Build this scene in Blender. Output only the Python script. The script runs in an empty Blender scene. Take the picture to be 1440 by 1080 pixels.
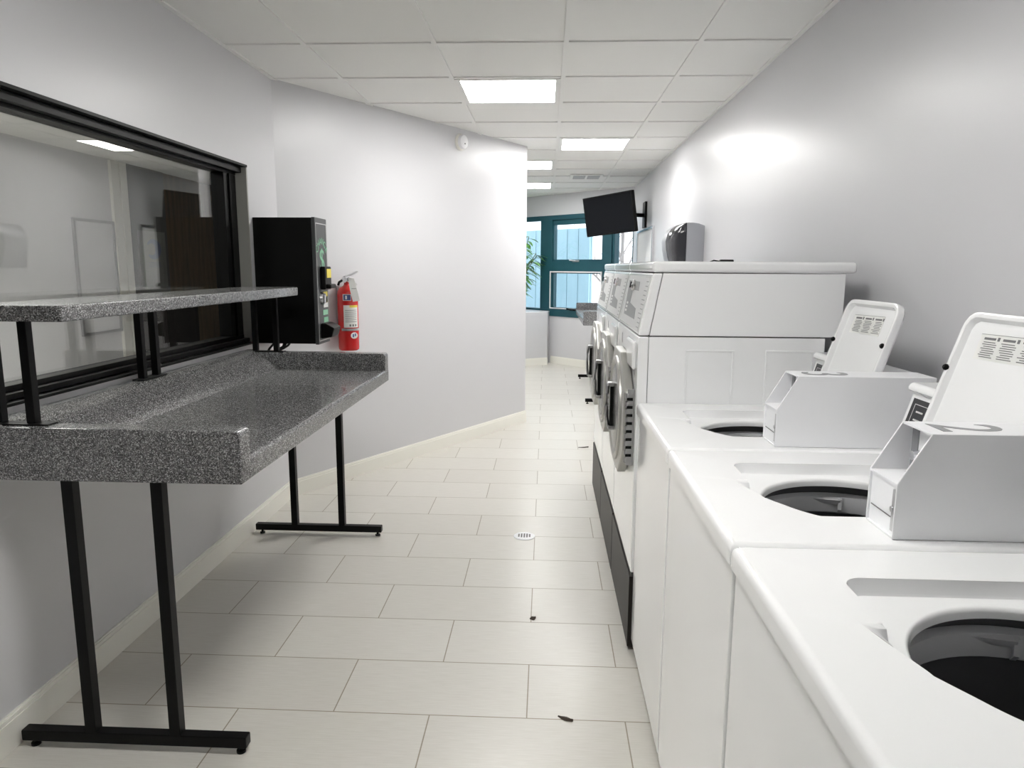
import bpy, bmesh, math, random
from mathutils import Vector, Matrix
PI = math.pi
R = math.radians
random.seed(7)
scene = bpy.context.scene
COL = scene.collection

# ------------------------------------------------------------------ materials
MATS = {}
def mat(name, color=(.8, .8, .8), rough=.5, metal=0., spec=.5, coat=0., emit=None, estr=0., build=None):
    m = bpy.data.materials.new(name)
    m.use_nodes = True
    nt = m.node_tree
    b = nt.nodes['Principled BSDF']
    b.inputs['Base Color'].default_value = (*color, 1)
    b.inputs['Roughness'].default_value = rough
    b.inputs['Metallic'].default_value = metal
    b.inputs['Specular IOR Level'].default_value = spec
    b.inputs['Coat Weight'].default_value = coat
    b.inputs['Coat Roughness'].default_value = .06
    if emit:
        b.inputs['Emission Color'].default_value = (*emit, 1)
        b.inputs['Emission Strength'].default_value = estr
    if build:
        build(nt, b)
    MATS[name] = m
    return m

def node(nt, kind, **kw):
    n = nt.nodes.new(kind)
    for k, v in kw.items():
        if hasattr(n, k) and not k[0].isupper():
            setattr(n, k, v)
        else:
            n.inputs[k].default_value = v
    return n

def noise_bump(scale, strength, dist=.001, detail=3):
    def f(nt, b):
        tc = node(nt, 'ShaderNodeTexCoord')
        n = node(nt, 'ShaderNodeTexNoise', Scale=scale, Detail=detail)
        nt.links.new(tc.outputs['Object'], n.inputs['Vector'])
        bp = node(nt, 'ShaderNodeBump', Strength=strength, Distance=dist)
        nt.links.new(n.outputs['Fac'], bp.inputs['Height'])
        nt.links.new(bp.outputs['Normal'], b.inputs['Normal'])
    return f

def color_noise(c1, c2, scale, lo=.35, hi=.65, stretch=(1, 1, 1), bump=0.):
    def f(nt, b):
        tc = node(nt, 'ShaderNodeTexCoord')
        mp = node(nt, 'ShaderNodeMapping', Scale=stretch)
        nt.links.new(tc.outputs['Object'], mp.inputs['Vector'])
        n = node(nt, 'ShaderNodeTexNoise', Scale=scale, Detail=5)
        nt.links.new(mp.outputs['Vector'], n.inputs['Vector'])
        r = node(nt, 'ShaderNodeValToRGB')
        r.color_ramp.elements[0].position = lo; r.color_ramp.elements[0].color = (*c1, 1)
        r.color_ramp.elements[1].position = hi; r.color_ramp.elements[1].color = (*c2, 1)
        nt.links.new(n.outputs['Fac'], r.inputs['Fac'])
        nt.links.new(r.outputs['Color'], b.inputs['Base Color'])
        if bump:
            bp = node(nt, 'ShaderNodeBump', Strength=bump, Distance=.002)
            nt.links.new(n.outputs['Fac'], bp.inputs['Height'])
            nt.links.new(bp.outputs['Normal'], b.inputs['Normal'])
    return f

def granite(nt, b):
    tc = node(nt, 'ShaderNodeTexCoord')
    v = node(nt, 'ShaderNodeTexVoronoi', Scale=430.)
    nt.links.new(tc.outputs['Object'], v.inputs['Vector'])
    sp = node(nt, 'ShaderNodeSeparateColor')
    nt.links.new(v.outputs['Color'], sp.inputs[0])
    r = node(nt, 'ShaderNodeValToRGB')
    e = r.color_ramp.elements
    e[0].position = .0; e[0].color = (.008, .008, .009, 1)
    e[1].position = .22; e[1].color = (.03, .03, .032, 1)
    for p_, c_ in ((.30, .10), (.62, .145), (.80, .235), (1., .52)):
        k = r.color_ramp.elements.new(p_); k.color = (c_, c_, c_ * 1.01, 1)
    nt.links.new(sp.outputs[0], r.inputs['Fac'])
    nt.links.new(r.outputs['Color'], b.inputs['Base Color'])

def floor_nodes(nt, b):
    tc = node(nt, 'ShaderNodeTexCoord')
    mp = node(nt, 'ShaderNodeMapping', Location=(.0438 + 61 * .6096, -2.025 + 41 * .3048, 0))
    nt.links.new(tc.outputs['Object'], mp.inputs['Vector'])
    br = node(nt, 'ShaderNodeTexBrick', offset=.5, offset_frequency=2)
    br.inputs['Color1'].default_value = (.655, .635, .59, 1)
    br.inputs['Color2'].default_value = (.69, .672, .627, 1)
    br.inputs['Mortar'].default_value = (.30, .265, .20, 1)
    br.inputs['Scale'].default_value = 1.
    br.inputs['Mortar Size'].default_value = .0022
    br.inputs['Mortar Smooth'].default_value = .2
    br.inputs['Bias'].default_value = 0.
    br.inputs['Brick Width'].default_value = .6096
    br.inputs['Row Height'].default_value = .3048
    nt.links.new(mp.outputs['Vector'], br.inputs['Vector'])
    # fine linen weave across the tile
    mp2 = node(nt, 'ShaderNodeMapping', Scale=(6, 120, 1))
    nt.links.new(tc.outputs['Object'], mp2.inputs['Vector'])
    n1 = node(nt, 'ShaderNodeTexNoise', Scale=2.2, Detail=4)
    nt.links.new(mp2.outputs['Vector'], n1.inputs['Vector'])
    mx = node(nt, 'ShaderNodeMix', data_type='RGBA', blend_type='MULTIPLY')
    mx.inputs[0].default_value = 1.
    rr = node(nt, 'ShaderNodeValToRGB')
    rr.color_ramp.elements[0].position = .3; rr.color_ramp.elements[0].color = (.9, .895, .88, 1)
    rr.color_ramp.elements[1].position = .7; rr.color_ramp.elements[1].color = (1, 1, 1, 1)
    nt.links.new(n1.outputs['Fac'], rr.inputs['Fac'])
    nt.links.new(br.outputs['Color'], mx.inputs[6]); nt.links.new(rr.outputs['Color'], mx.inputs[7])
    nt.links.new(mx.outputs[2], b.inputs['Base Color'])
    bp = node(nt, 'ShaderNodeBump', Strength=.35, Distance=.001)
    inv = node(nt, 'ShaderNodeMath', operation='SUBTRACT'); inv.inputs[0].default_value = 1.
    nt.links.new(br.outputs['Fac'], inv.inputs[1])
    nt.links.new(inv.outputs[0], bp.inputs['Height'])
    nt.links.new(bp.outputs['Normal'], b.inputs['Normal'])

def glass_mat(name, tint, ior, rough=0.0):
    m = bpy.data.materials.new(name); m.use_nodes = True
    nt = m.node_tree; nt.nodes.clear()
    out = nt.nodes.new('ShaderNodeOutputMaterial')
    tr = node(nt, 'ShaderNodeBsdfTransparent'); tr.inputs['Color'].default_value = (*tint, 1)
    gl = node(nt, 'ShaderNodeBsdfGlossy'); gl.inputs['Roughness'].default_value = rough
    gl.inputs['Color'].default_value = (1, 1, 1, 1)
    fr = node(nt, 'ShaderNodeFresnel')
    ge = node(nt, 'ShaderNodeNewGeometry')        # keep the ratio right on the far face of the pane too
    mr = node(nt, 'ShaderNodeMapRange'); mr.inputs['To Min'].default_value = ior; mr.inputs['To Max'].default_value = 1 / ior
    nt.links.new(ge.outputs['Backfacing'], mr.inputs['Value']); nt.links.new(mr.outputs['Result'], fr.inputs['IOR'])
    mx = node(nt, 'ShaderNodeMixShader')
    nt.links.new(fr.outputs[0], mx.inputs[0]); nt.links.new(tr.outputs[0], mx.inputs[1])
    nt.links.new(gl.outputs[0], mx.inputs[2]); nt.links.new(mx.outputs[0], out.inputs[0])
    MATS[name] = m
    return m

WALL = mat('wall_paint', (.635, .635, .655), .34, build=noise_bump(140, .06))
WALL2 = mat('office_paint', (.72, .72, .735), .5, build=noise_bump(140, .06))
WALL3 = mat('office_grey_paint', (.10, .10, .092), .6, build=noise_bump(140, .06))
CEIL = mat('ceiling_tile', (.82, .82, .80), .9, build=noise_bump(330, .25, .002))
GRID = mat('grid_metal', (.80, .80, .78), .5, build=noise_bump(20, .02))
FLOOR = mat('porcelain_tile', (.66, .64, .6), .30, build=floor_nodes)
TRIM = mat('trim_paint', (.86, .85, .79), .3, build=noise_bump(60, .03))
WHITE = mat('white_enamel', (.90, .905, .91), .13, coat=.3, build=noise_bump(25, .015))
WHITEM = mat('white_powder_coat', (.86, .865, .885), .33, build=noise_bump(300, .04))
BLACKM = mat('black_powder_coat', (.004, .004, .004), .40, spec=.16, build=noise_bump(300, .05))
BLACKF = mat('black_anodised', (.004, .004, .004), .40, spec=.16, build=noise_bump(200, .04))
BLACKP = mat('black_plastic', (.004, .004, .004), .40, spec=.16, build=noise_bump(150, .03))
GRANITE = mat('speckled_laminate', (.2, .2, .2), .27, spec=.8, coat=.25, build=granite)
GREYP = mat('grey_plastic', (.48, .485, .50), .45, build=noise_bump(80, .05))
BASKET = mat('dark_enamel', (.075, .075, .08), .35, build=noise_bump(80, .04))
KICK = mat('dark_grey_panel', (.022, .019, .017), .42, spec=.14, build=noise_bump(120, .04))
SILVER = mat('silver_paint', (.46, .455, .43), .34, metal=.55, build=noise_bump(200, .02))
CHROME = mat('chrome', (.80, .80, .82), .10, metal=1., build=noise_bump(40, .01))
STEEL = mat('brushed_steel', (.55, .55, .56), .32, metal=1., build=noise_bump(200, .03))
DKGLASS = mat('dark_glass', (.02, .022, .026), .08, coat=.3, build=noise_bump(10, .005))
PANEL = mat('pale_grey_overlay', (.66, .665, .665), .4, build=noise_bump(200, .02))
STICK = mat('grey_sticker', (.25, .255, .265), .4, build=noise_bump(200, .02))
INK = mat('grey_ink', (.16, .16, .165), .6, build=noise_bump(200, .02))
PAPER = mat('paper_label', (.80, .80, .78), .5, build=noise_bump(200, .03))
LGREY = mat('light_grey_print', (.62, .62, .62), .5, build=noise_bump(200, .03))
DOME = mat('grey_door_dome', (.10, .10, .095), .22, build=noise_bump(60, .02))
TEAL = mat('teal_paint', (.015, .076, .098), .42, spec=.3, build=color_noise((.014, .070, .092), (.020, .086, .110), 4))
RED = mat('red_enamel', (.55, .012, .012), .22, coat=.3, build=noise_bump(60, .02))
GREENP = mat('green_print', (.24, .52, .34), .5, build=noise_bump(200, .02))
YELLOWP = mat('yellow_print', (.85, .70, .10), .5, build=noise_bump(200, .02))
BLUEP = mat('blue_print', (.05, .07, .22), .5, build=noise_bump(200, .02))
CHGREY = mat('changer_door', (.055, .057, .06), .4, build=noise_bump(400, .08))
SMOKEP = mat('smoked_plastic', (.035, .036, .042), .10, coat=.4, build=noise_bump(30, .01))
DISPG = mat('dispenser_grey', (.36, .37, .40), .38, build=noise_bump(200, .03))
TVSCR = mat('tv_screen', (.004, .005, .007), .05, spec=.16, build=noise_bump(8, .004))
LEAF = mat('leaf_green', (.10, .30, .06), .4, build=color_noise((.08, .27, .05), (.18, .42, .11), 14))
POT = mat('dark_pot', (.05, .045, .045), .5, build=noise_bump(60, .1))
STEM = mat('plant_stem', (.12, .14, .05), .6, build=noise_bump(60, .1))
WOOD = mat('brown_wood_door', (.10, .065, .03), .45, build=color_noise((.07, .045, .02), (.13, .085, .04), 6, stretch=(3, 3, .3)))
SIDING = mat('blue_siding', (.33, .51, .58), .6, build=color_noise((.31, .48, .55), (.35, .54, .61), 5, stretch=(1, 1, .2)))
SNOW = mat('pale_ground', (.7, .7, .7), .8, build=noise_bump(6, .3, .02))
BARK = mat('grey_bark', (.30, .27, .25), .8, build=noise_bump(30, .5, .01))
BOARD = mat('whiteboard', (.80, .80, .80), .5, build=noise_bump(20, .01))
DIRT = mat('dark_debris', (.05, .035, .025), .8, build=noise_bump(200, .3))
SWIRL = mat('blue_grey_print', (.13, .16, .26), .5, build=noise_bump(60, .02))
GAP = mat('gap_shade_dark', (.05, .05, .05), .7, build=noise_bump(60, .05))  # flat dark colour standing in for the shade inside a gap
LAMP = mat('light_diffuser', (.9, .9, .9), .5, emit=(1., .985, .955), estr=13., build=noise_bump(200, .02))
GLASS = glass_mat('office_glass', (.88, .89, .88), 1.62)
PANE = glass_mat('window_pane_glass', (.93, .95, .96), 1.45)

# ------------------------------------------------------------------ object helpers
def world_of(o):
    m = Matrix.Identity(4)
    chain = []
    while o is not None:
        chain.append(o); o = o.parent
    for c in reversed(chain):
        m = m @ Matrix.LocRotScale(c.location, c.rotation_euler, c.scale)
    return m

def tag(o, label, cat, group=None, kind=None):
    o['label'] = label; o['category'] = cat
    if group: o['group'] = group
    if kind: o['kind'] = kind
    return o

def empty(name, loc, label, cat, group=None, kind=None, rot=(0, 0, 0)):
    o = bpy.data.objects.new(name, None); COL.objects.link(o)
    o.empty_display_size = .1
    o.location = loc; o.rotation_euler = rot
    return tag(o, label, cat, group, kind)

def finish(bm, name, m, parent=None, smooth=35., local=False, label=None):
    """link the bmesh as ONE object; coordinates are world unless local (then the parent's own)"""
    me = bpy.data.meshes.new(name)
    if parent is not None and not local:
        bm.transform(world_of(parent).inverted())
    bmesh.ops.recalc_face_normals(bm, faces=bm.faces)
    bm.to_mesh(me); bm.free()
    me.materials.append(m)
    if smooth:
        me.polygons.foreach_set('use_smooth', [True] * len(me.polygons))
        me.set_sharp_from_angle(angle=R(smooth))
    o = bpy.data.objects.new(name, me); COL.objects.link(o)
    if smooth:
        wn = o.modifiers.new('weighted', 'WEIGHTED_NORMAL'); wn.keep_sharp = True; wn.weight = 80
    if parent is not None: o.parent = parent
    if label: o['label'] = label
    return o

def copy_tree(o, parent=None):
    c = o.copy(); COL.objects.link(c)
    if parent is not None: c.parent = parent
    for ch in list(o.children):
        copy_tree(ch, c)
    return c

class B:
    """collects shapes into one bmesh"""
    def __init__(s): s.bm = bmesh.new()
    def merge(s, bm2, mtx=None):
        if mtx is not None: bm2.transform(mtx)
        me = bpy.data.meshes.new('tmp'); bm2.to_mesh(me); bm2.free()
        s.bm.from_mesh(me); bpy.data.meshes.remove(me)
        return s
    def box(s, x0, x1, y0, y1, z0, z1, bev=0., seg=2, mtx=None):
        b = bmesh.new()
        bmesh.ops.create_cube(b, size=1.)
        b.transform(Matrix.Translation(((x0 + x1) / 2, (y0 + y1) / 2, (z0 + z1) / 2)) @ Matrix.Diagonal((abs(x1 - x0), abs(y1 - y0), abs(z1 - z0), 1)))
        if bev:
            bmesh.ops.bevel(b, geom=b.edges[:], offset=bev, segments=seg, affect='EDGES', profile=.5)
        return s.merge(b, mtx)
    def prism(s, pts, a0, a1, axis='y', bev=0., seg=2, mtx=None):
        """pts: 2D polygon; axis y -> pts are (x,z); axis z -> (x,y); axis x -> (y,z)"""
        b = bmesh.new()
        def P(p, a):
            return {'y': (p[0], a, p[1]), 'z': (p[0], p[1], a), 'x': (a, p[0], p[1])}[axis]
        v0 = [b.verts.new(P(p, a0)) for p in pts]; v1 = [b.verts.new(P(p, a1)) for p in pts]
        n = len(pts)
        b.faces.new(v0); b.faces.new(v1[::-1])
        for i in range(n):
            b.faces.new((v0[i], v0[(i + 1) % n], v1[(i + 1) % n], v1[i]))
        bmesh.ops.recalc_face_normals(b, faces=b.faces)
        if bev:
            es = [e for e in b.edges if len(e.link_faces) == 2 and e.calc_face_angle(0) > .35]
            bmesh.ops.bevel(b, geom=es, offset=bev, segments=seg, affect='EDGES', profile=.5)
        return s.merge(b, mtx)
    def cyl(s, p0, p1, r0, r1=None, seg=24, mtx=None):
        r1 = r0 if r1 is None else r1
        p0 = Vector(p0); p1 = Vector(p1); d = p1 - p0
        b = bmesh.new()
        bmesh.ops.create_cone(b, cap_ends=True, segments=seg, radius1=r0, radius2=r1, depth=d.length)
        b.transform(Matrix.Translation((p0 + p1) / 2) @ d.to_track_quat('Z', 'Y').to_matrix().to_4x4())
        return s.merge(b, mtx)
    def lathe(s, prof, seg=40, mtx=None):
        """prof: list of (r,z) around z"""
        b = bmesh.new(); rings = []
        for r, z in prof:
            if r < 1e-5: rings.append([b.verts.new((0, 0, z))])
            else: rings.append([b.verts.new((r * math.cos(2 * PI * i / seg), r * math.sin(2 * PI * i / seg), z)) for i in range(seg)])
        for a, c in zip(rings, rings[1:]):
            for i in range(seg):
                j = (i + 1) % seg
                if len(a) == 1 and len(c) == 1: continue
                if len(a) == 1: b.faces.new((a[0], c[i], c[j]))
                elif len(c) == 1: b.faces.new((a[i], a[j], c[0]))
                else: b.faces.new((a[i], a[j], c[j], c[i]))
        return s.merge(b, mtx)
    def tube(s, pts, r, seg=8, mtx=None, taper=None):
        b = bmesh.new(); pts = [Vector(p) for p in pts]; rings = []
        up = Vector((0, 0, 1))
        for i, p in enumerate(pts):
            t = (pts[min(i + 1, len(pts) - 1)] - pts[max(i - 1, 0)]).normalized()
            a = t.cross(up)
            if a.length < .05: a = t.cross(Vector((1, 0, 0)))
            a.normalize(); c = t.cross(a).normalized()
            rr = r if taper is None else r + (taper - r) * i / (len(pts) - 1)
            rings.append([b.verts.new(p + a * rr * math.cos(2 * PI * k / seg) + c * rr * math.sin(2 * PI * k / seg)) for k in range(seg)])
        for q, w in zip(rings, rings[1:]):
            for k in range(seg):
                b.faces.new((q[k], q[(k + 1) % seg], w[(k + 1) % seg], w[k]))
        b.faces.new(rings[0][::-1]); b.faces.new(rings[-1])
        return s.merge(b, mtx)
    def rings(s, rings, cap0=False, cap1=False, mtx=None):
        b = bmesh.new(); vs = [[b.verts.new(p) for p in r] for r in rings]
        for q, w in zip(vs, vs[1:]):
            n = len(q)
            for k in range(n):
                b.faces.new((q[k], q[(k + 1) % n], w[(k + 1) % n], w[k]))
        if cap0: b.faces.new(vs[0][::-1])
        if cap1: b.faces.new(vs[-1])
        return s.merge(b, mtx)
    def text(s, body, size, mtx, extrude=.0004, align='CENTER'):
        cu = bpy.data.curves.new('t', 'FONT'); cu.body = body; cu.size = size; cu.extrude = extrude
        cu.align_x = align; cu.align_y = 'CENTER'; cu.resolution_u = 4
        ob = bpy.data.objects.new('t', cu); COL.objects.link(ob)
        dg = bpy.context.evaluated_depsgraph_get()
        me = bpy.data.meshes.new_from_object(ob.evaluated_get(dg))
        me.transform(mtx)
        s.bm.from_mesh(me)
        bpy.data.objects.remove(ob); bpy.data.curves.remove(cu); bpy.data.meshes.remove(me)
        return s
    def done(s, name, m, parent=None, smooth=35., local=False, label=None):
        return finish(s.bm, name, m, parent, smooth, local, label)

def frame_mtx(origin, ex, ey):
    """matrix whose x axis is ex, y axis is ey"""
    ex = Vector(ex).normalized(); ey = Vector(ey).normalized(); ez = ex.cross(ey)
    m = Matrix((ex, ey, ez)).transposed().to_4x4(); m.translation = Vector(origin)
    return m

def rrect(cx, cy, hx, hy, r, ang, ox=0., oy=0., extra=None):
    """distance along the ray from (ox,oy) at angle ang to a rounded rectangle's outline"""
    dx, dy = math.cos(ang), math.sin(ang)
    def inside(t):
        x = ox + dx * t - cx; y = oy + dy * t - cy
        qx = abs(x) - hx + r; qy = abs(y) - hy + r
        d = math.hypot(max(qx, 0), max(qy, 0)) + min(max(qx, qy), 0) - r
        if d <= 0: return True
        return bool(extra and extra(x + cx, y + cy))
    lo, hi = 0., 2.
    for _ in range(34):
        m = (lo + hi) / 2
        if inside(m): lo = m
        else: hi = m
    return (ox + dx * lo, oy + dy * lo)

# ------------------------------------------------------------------ camera
CAMZ = 1.3857
yaw, pit, rol, F = .0470, -.1620, .0057, 1003.2
fwd = Vector((-math.sin(yaw) * math.cos(pit), math.cos(yaw) * math.cos(pit), math.sin(pit)))
rt = Vector((math.cos(yaw), math.sin(yaw), 0)); up = rt.cross(fwd)
rx = math.cos(rol) * rt + math.sin(rol) * up; ux = -math.sin(rol) * rt + math.cos(rol) * up
cam_d = bpy.data.cameras.new('camera'); cam = bpy.data.objects.new('camera', cam_d); COL.objects.link(cam)
cm = Matrix((rx, ux, -fwd)).transposed().to_4x4(); cm.translation = (0, 0, CAMZ)
cam.matrix_world = cm
cam_d.sensor_fit = 'HORIZONTAL'; cam_d.sensor_width = 36.; cam_d.lens = F / 1440 * 36
cam_d.clip_start = .02
scene.camera = cam

# ------------------------------------------------------------------ the setting
HC = 2.4025
XL, XR = -1.535, 1.11
P0 = Vector((XL, 4.09, 0)); P1 = Vector((-.18, 6.36, 0))
PT = (P1 - P0).normalized(); PN = Vector((PT.y, -PT.x, 0))      # along the partition; out of it into the room
WC = Vector((XR, 9.42, 0)); WD = Vector((-.70711, .70711, 0)); WN = Vector((-.70711, -.70711, 0))  # window wall

def structure(b, name, m, label, cat, smooth=0):
    o = b.done(name, m, None, smooth)
    return tag(o, label, cat, None, 'structure')

structure(B().box(-4.4, XR, -3.3, 9.3, -.08, 0).prism([(-4.4, 9.3), (XR, 9.3), (XR, 9.45), (-2.6, 13.16), (-4.4, 13.16)], -.08, 0, 'z'),
          'floor', FLOOR, 'pale cream rectangular porcelain floor tiles laid in a running bond', 'floor')
cb = B()
cb.prism([(-4.4, -3.3), (XR + .1, -3.3), (XR + .1, 9.45), (-2.5, 13.15), (-4.4, 13.15)], HC + .007, HC + .08, 'z')
structure(cb, 'ceiling', CEIL, 'white suspended ceiling of square acoustic tiles', 'ceiling')
g = B()
GX = [.076 + .6096 * k for k in range(-3, 2)]
GY = [3.49 + .6096 * k for k in range(-11, 12)]
def ymax_for(x):   # the ceiling ends at the window wall
    return min(10.50 - x, 10.5 + 1.6)
for x in GX:
    if x > XL: g.box(x - .012, x + .012, -3.2, ymax_for(x), HC, HC + .008)
for y in GY:
    x1 = min(XR, 10.5 - y)
    g.box(XL, x1, y - .012, y + .012, HC + .0005, HC + .0075)
g.box(XR - .022, XR, -3.2, 9.4, HC, HC + .008)
g.box(XL, XL + .022, -3.2, 4.1, HC, HC + .008)
structure(g, 'trim_1', GRID, 'white metal grid holding the square ceiling tiles', 'ceiling grid')

structure(B().box(XR, XR + .1, -3.3, 9.5, 0, HC + .05), 'wall_right', WALL, 'long white painted wall behind the washers and dryers', 'wall')
# left wall with the office window opening
OY0, OY1, OZ0, OZ1 = 1.02, 3.70, .982, 1.893
lw = B()
lw.box(XL - .13, XL, -3.3, OY0, 0, HC + .05).box(XL - .13, XL, OY1, 12.2, 0, HC + .05)
lw.box(XL - .13, XL, OY0, OY1, 0, OZ0).box(XL - .13, XL, OY0, OY1, OZ1, HC + .05)
structure(lw, 'wall_left', WALL, 'white painted wall with the black framed office window in it', 'wall')
structure(B().box(XL - .13, XR + .1, -3.3, -3.2, 0, HC + .05), 'wall_back', WALL, 'white wall behind the viewer', 'wall')
pw = B()
q = [P0 - PN * .0, P1, P1 - PN * .13, P0 - PN * .13]
pw.prism([(v.x, v.y) for v in q], 0, HC + .05, 'z')
structure(pw, 'wall_partition', WALL, 'angled white partition wall with the fire extinguisher on it', 'wall')
# far window wall: pieces around the openings, u runs from the right corner to the left
def U(u, off=0.): return WC + WD * u + WN * off
def wbox(b, u0, u1, z0, z1, o0, o1, bev=0.):
    m = frame_mtx(WC, WD, WN); m.translation = WC
    # local axes: x=u, y=out into the room, z = x cross y (down or up) -> build with explicit points
    pts = [U(u0, o0), U(u1, o0), U(u1, o1), U(u0, o1)]
    return b.prism([(p.x, p.y) for p in pts], z0, z1, 'z', bev)
fw = B()
wbox(fw, -.14, 4.2, 2.12, HC + .05, -.12, 0)
wbox(fw, -.14, 4.2, 0, .69, -.12, 0)
wbox(fw, 2.42, 4.2, .69, 2.12, -.12, 0)
structure(fw, 'wall_far', WALL, 'white wall above and below the teal window at the far end', 'wall')
low = B()
LQ = [(0.02, 10.26), (-1.3, 9.40), (-1.35, 11.85), (U(1.5).x, U(1.5).y)]
low.prism(LQ, 0, .762, 'z')
structure(low, 'wall_low', WALL, 'low boxed wall under the left window pane at the far end', 'wall')

def baseboard(b, a, c, n, h=.105, th=.013):
    a = Vector(a); c = Vector(c); n = Vector(n)
    for z0, z1, t in ((0, h - .018, th), (h - .018, h - .006, th * .75), (h - .006, h, th * .4)):
        q = [a, c, c + n * t, a + n * t]
        b.prism([(v.x, v.y) for v in q], z0, z1, 'z')
    return b
structure(baseboard(B(), (XL, -3.2, 0), (XL, 4.10, 0), (1, 0, 0)), 'baseboard_left', TRIM, 'cream painted baseboard under the folding table beside the office window', 'baseboard')
structure(baseboard(B(), P0, P1 + PT * .004, PN), 'baseboard_partition', TRIM, 'cream painted baseboard along the angled partition', 'baseboard')
structure(baseboard(B(), U(0), U(1.46), WN), 'baseboard_far', TRIM, 'cream painted baseboard below the right part of the teal window', 'baseboard')
d = Vector((-1.32, -.86, 0)).normalized()
structure(baseboard(B(), (.02, 10.26, 0), (-1.3, 9.40, 0), Vector((-d.y, d.x, 0)) * -1 if (-d.y * -1) > 0 and d.x > 0 else Vector((.546, -.838, 0))), 'baseboard_low', TRIM, 'cream painted baseboard along the low boxed wall', 'baseboard')

# ---- office window (window_1)
w1 = empty('window_1', (XL - .06, (OY0 + OY1) / 2, OZ0), 'black framed interior window above the folding table looking into an office', 'window', None, 'structure')
f = B()
XG = -1.63
xi, xo = XL + .004, XL - .125
# head, sill and jambs in stepped black sections
def ring_frame(b, x0, x1, y0, y1, z0, z1, w, wt=None, wb=None):
    wt = wt or w; wb = wb or w
    b.box(x0, x1, y0, y1, z1 - wt, z1, .002).box(x0, x1, y0, y1, z0, z0 + wb, .002)
    b.box(x0, x1, y0, y0 + w, z0 + wb, z1 - wt, .002).box(x0, x1, y1 - w, y1, z0 + wb, z1 - wt, .002)
fy1 = OY1 - .010
GZ0, GZ1, GY1 = OZ0 + .048, OZ1 - .053, 3.548
for z0, z1 in ((OZ1 - .012, OZ1), (OZ0, OZ0 + .010)):
    f.box(XL - .030, xi, OY0, OY1 - .002, z0, z1, .002)
f.box(XL - .055, XL - .026, OY0, fy1, OZ1 - .040, OZ1 - .013, .002).box(XL - .055, XL - .026, OY0, fy1, OZ0 + .011, OZ0 + .030, .002)
f.box(XL - .122, XL - .056, OY0, fy1, GZ1, OZ1 - .004, .003).box(XL - .122, XL - .056, OY0, fy1, OZ0 + .004, GZ0, .003)
f.box(XL - .122, XL - .056, GY1, fy1 - .004, GZ0, GZ1, .003).box(XL - .122, XL - .056, OY0 + .002, OY0 + .08, GZ0, GZ1, .003)
f.box(XL - .075, XL - .046, GY1 + .045, GY1 + .052, GZ0, GZ1, .001)
f.done('window_frame', BLACKF, w1)
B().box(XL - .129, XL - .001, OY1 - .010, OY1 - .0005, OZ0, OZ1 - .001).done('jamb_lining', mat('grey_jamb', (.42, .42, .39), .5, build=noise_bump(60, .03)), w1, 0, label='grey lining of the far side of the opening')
B().box(XG - .003, XG + .003, OY0 + .078, GY1 + .002, GZ0 - .002, GZ1 + .002).done('glass_pane', GLASS, w1, 0)

# ---- far window (window_2)
w2 = empty('window_2', (U(1.1).x, U(1.1).y, .69), 'teal painted wooden window with several panes at the far end', 'window', None, 'structure')
f = B()
ZB, ZT = .69, 2.12
wbox(f, -.02, 2.42, 2.055, ZT, -.10, .012, .002)             # head
wbox(f, -.02, 2.42, ZB, .79, -.10, .012, .002)               # sill rail
wbox(f, .30, .50, .79, 2.055, -.09, .006, .002)              # post right of the sashes
wbox(f, .34, .46, .79, 2.055, -.05, .022, .004)
wbox(f, 1.46, 1.69, .79, 2.055, -.10, .01, .002)             # post left of the sashes
wbox(f, -.02, .008, .79, 2.055, -.09, .006)
wbox(f, 2.30, 2.42, .79, 2.055, -.09, .006)
wbox(f, .50, 1.46, 1.335, 1.47, -.09, .006, .002)            # mid rail
f.done('window_frame', TEAL, w2)
f = B()
for z0, z1 in ((1.47, 2.055), (.79, 1.335)):
    wbox(f, .50, .535, z0, z1, -.06, -.012); wbox(f, 1.44, 1.46, z0, z1, -.06, -.012)
    wbox(f, .535, 1.44, z0, z0 + .03, -.06, -.012); wbox(f, .535, 1.44, z1 - (.07 if z0 > 1.4 else .03), z1, -.06, -.012)
f.done('sash', TEAL, w2)
f = B()
for (u0, u1, z0, z1) in ((.505, 1.49, 1.318, 1.336), (.505, 1.49, .80, .815)):
    wbox(f, u0, u1, z0, z1, .002, .016)
wbox(f, .505, .525, .815, 1.318, .002, .016); wbox(f, 1.472, 1.49, .815, 1.318, .002, .016)
f.done('storm_frame', mat('white_aluminium', (.75, .75, .76), .35, build=noise_bump(60, .02)), w2, label='white aluminium frame around the lower pane')
for (u0, u1, z0, z1) in ((.535, 1.44, 1.50, 1.985), (.535, 1.44, .82, 1.305), (1.69, 2.30, .79, 2.055), (.008, .30, .79, 2.055)):
    wbox(B(), u0, u1, z0, z1, -.046, -.040).done('pane', PANE, w2, 0)
for (u, z) in ((.98, 1.478), (1.02, .80)):
    h = B()
    wbox(h, u - .06, u + .06, z - .012, z + .012, .012, .024, .003)
    p = U(u, .03); p2 = U(u + .09, .055)
    h.cyl((p.x, p.y, z), (p2.x, p2.y, z + .012), .009)
    h.done('latch', BLACKP if z < 1 else STEEL, w2)

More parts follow.
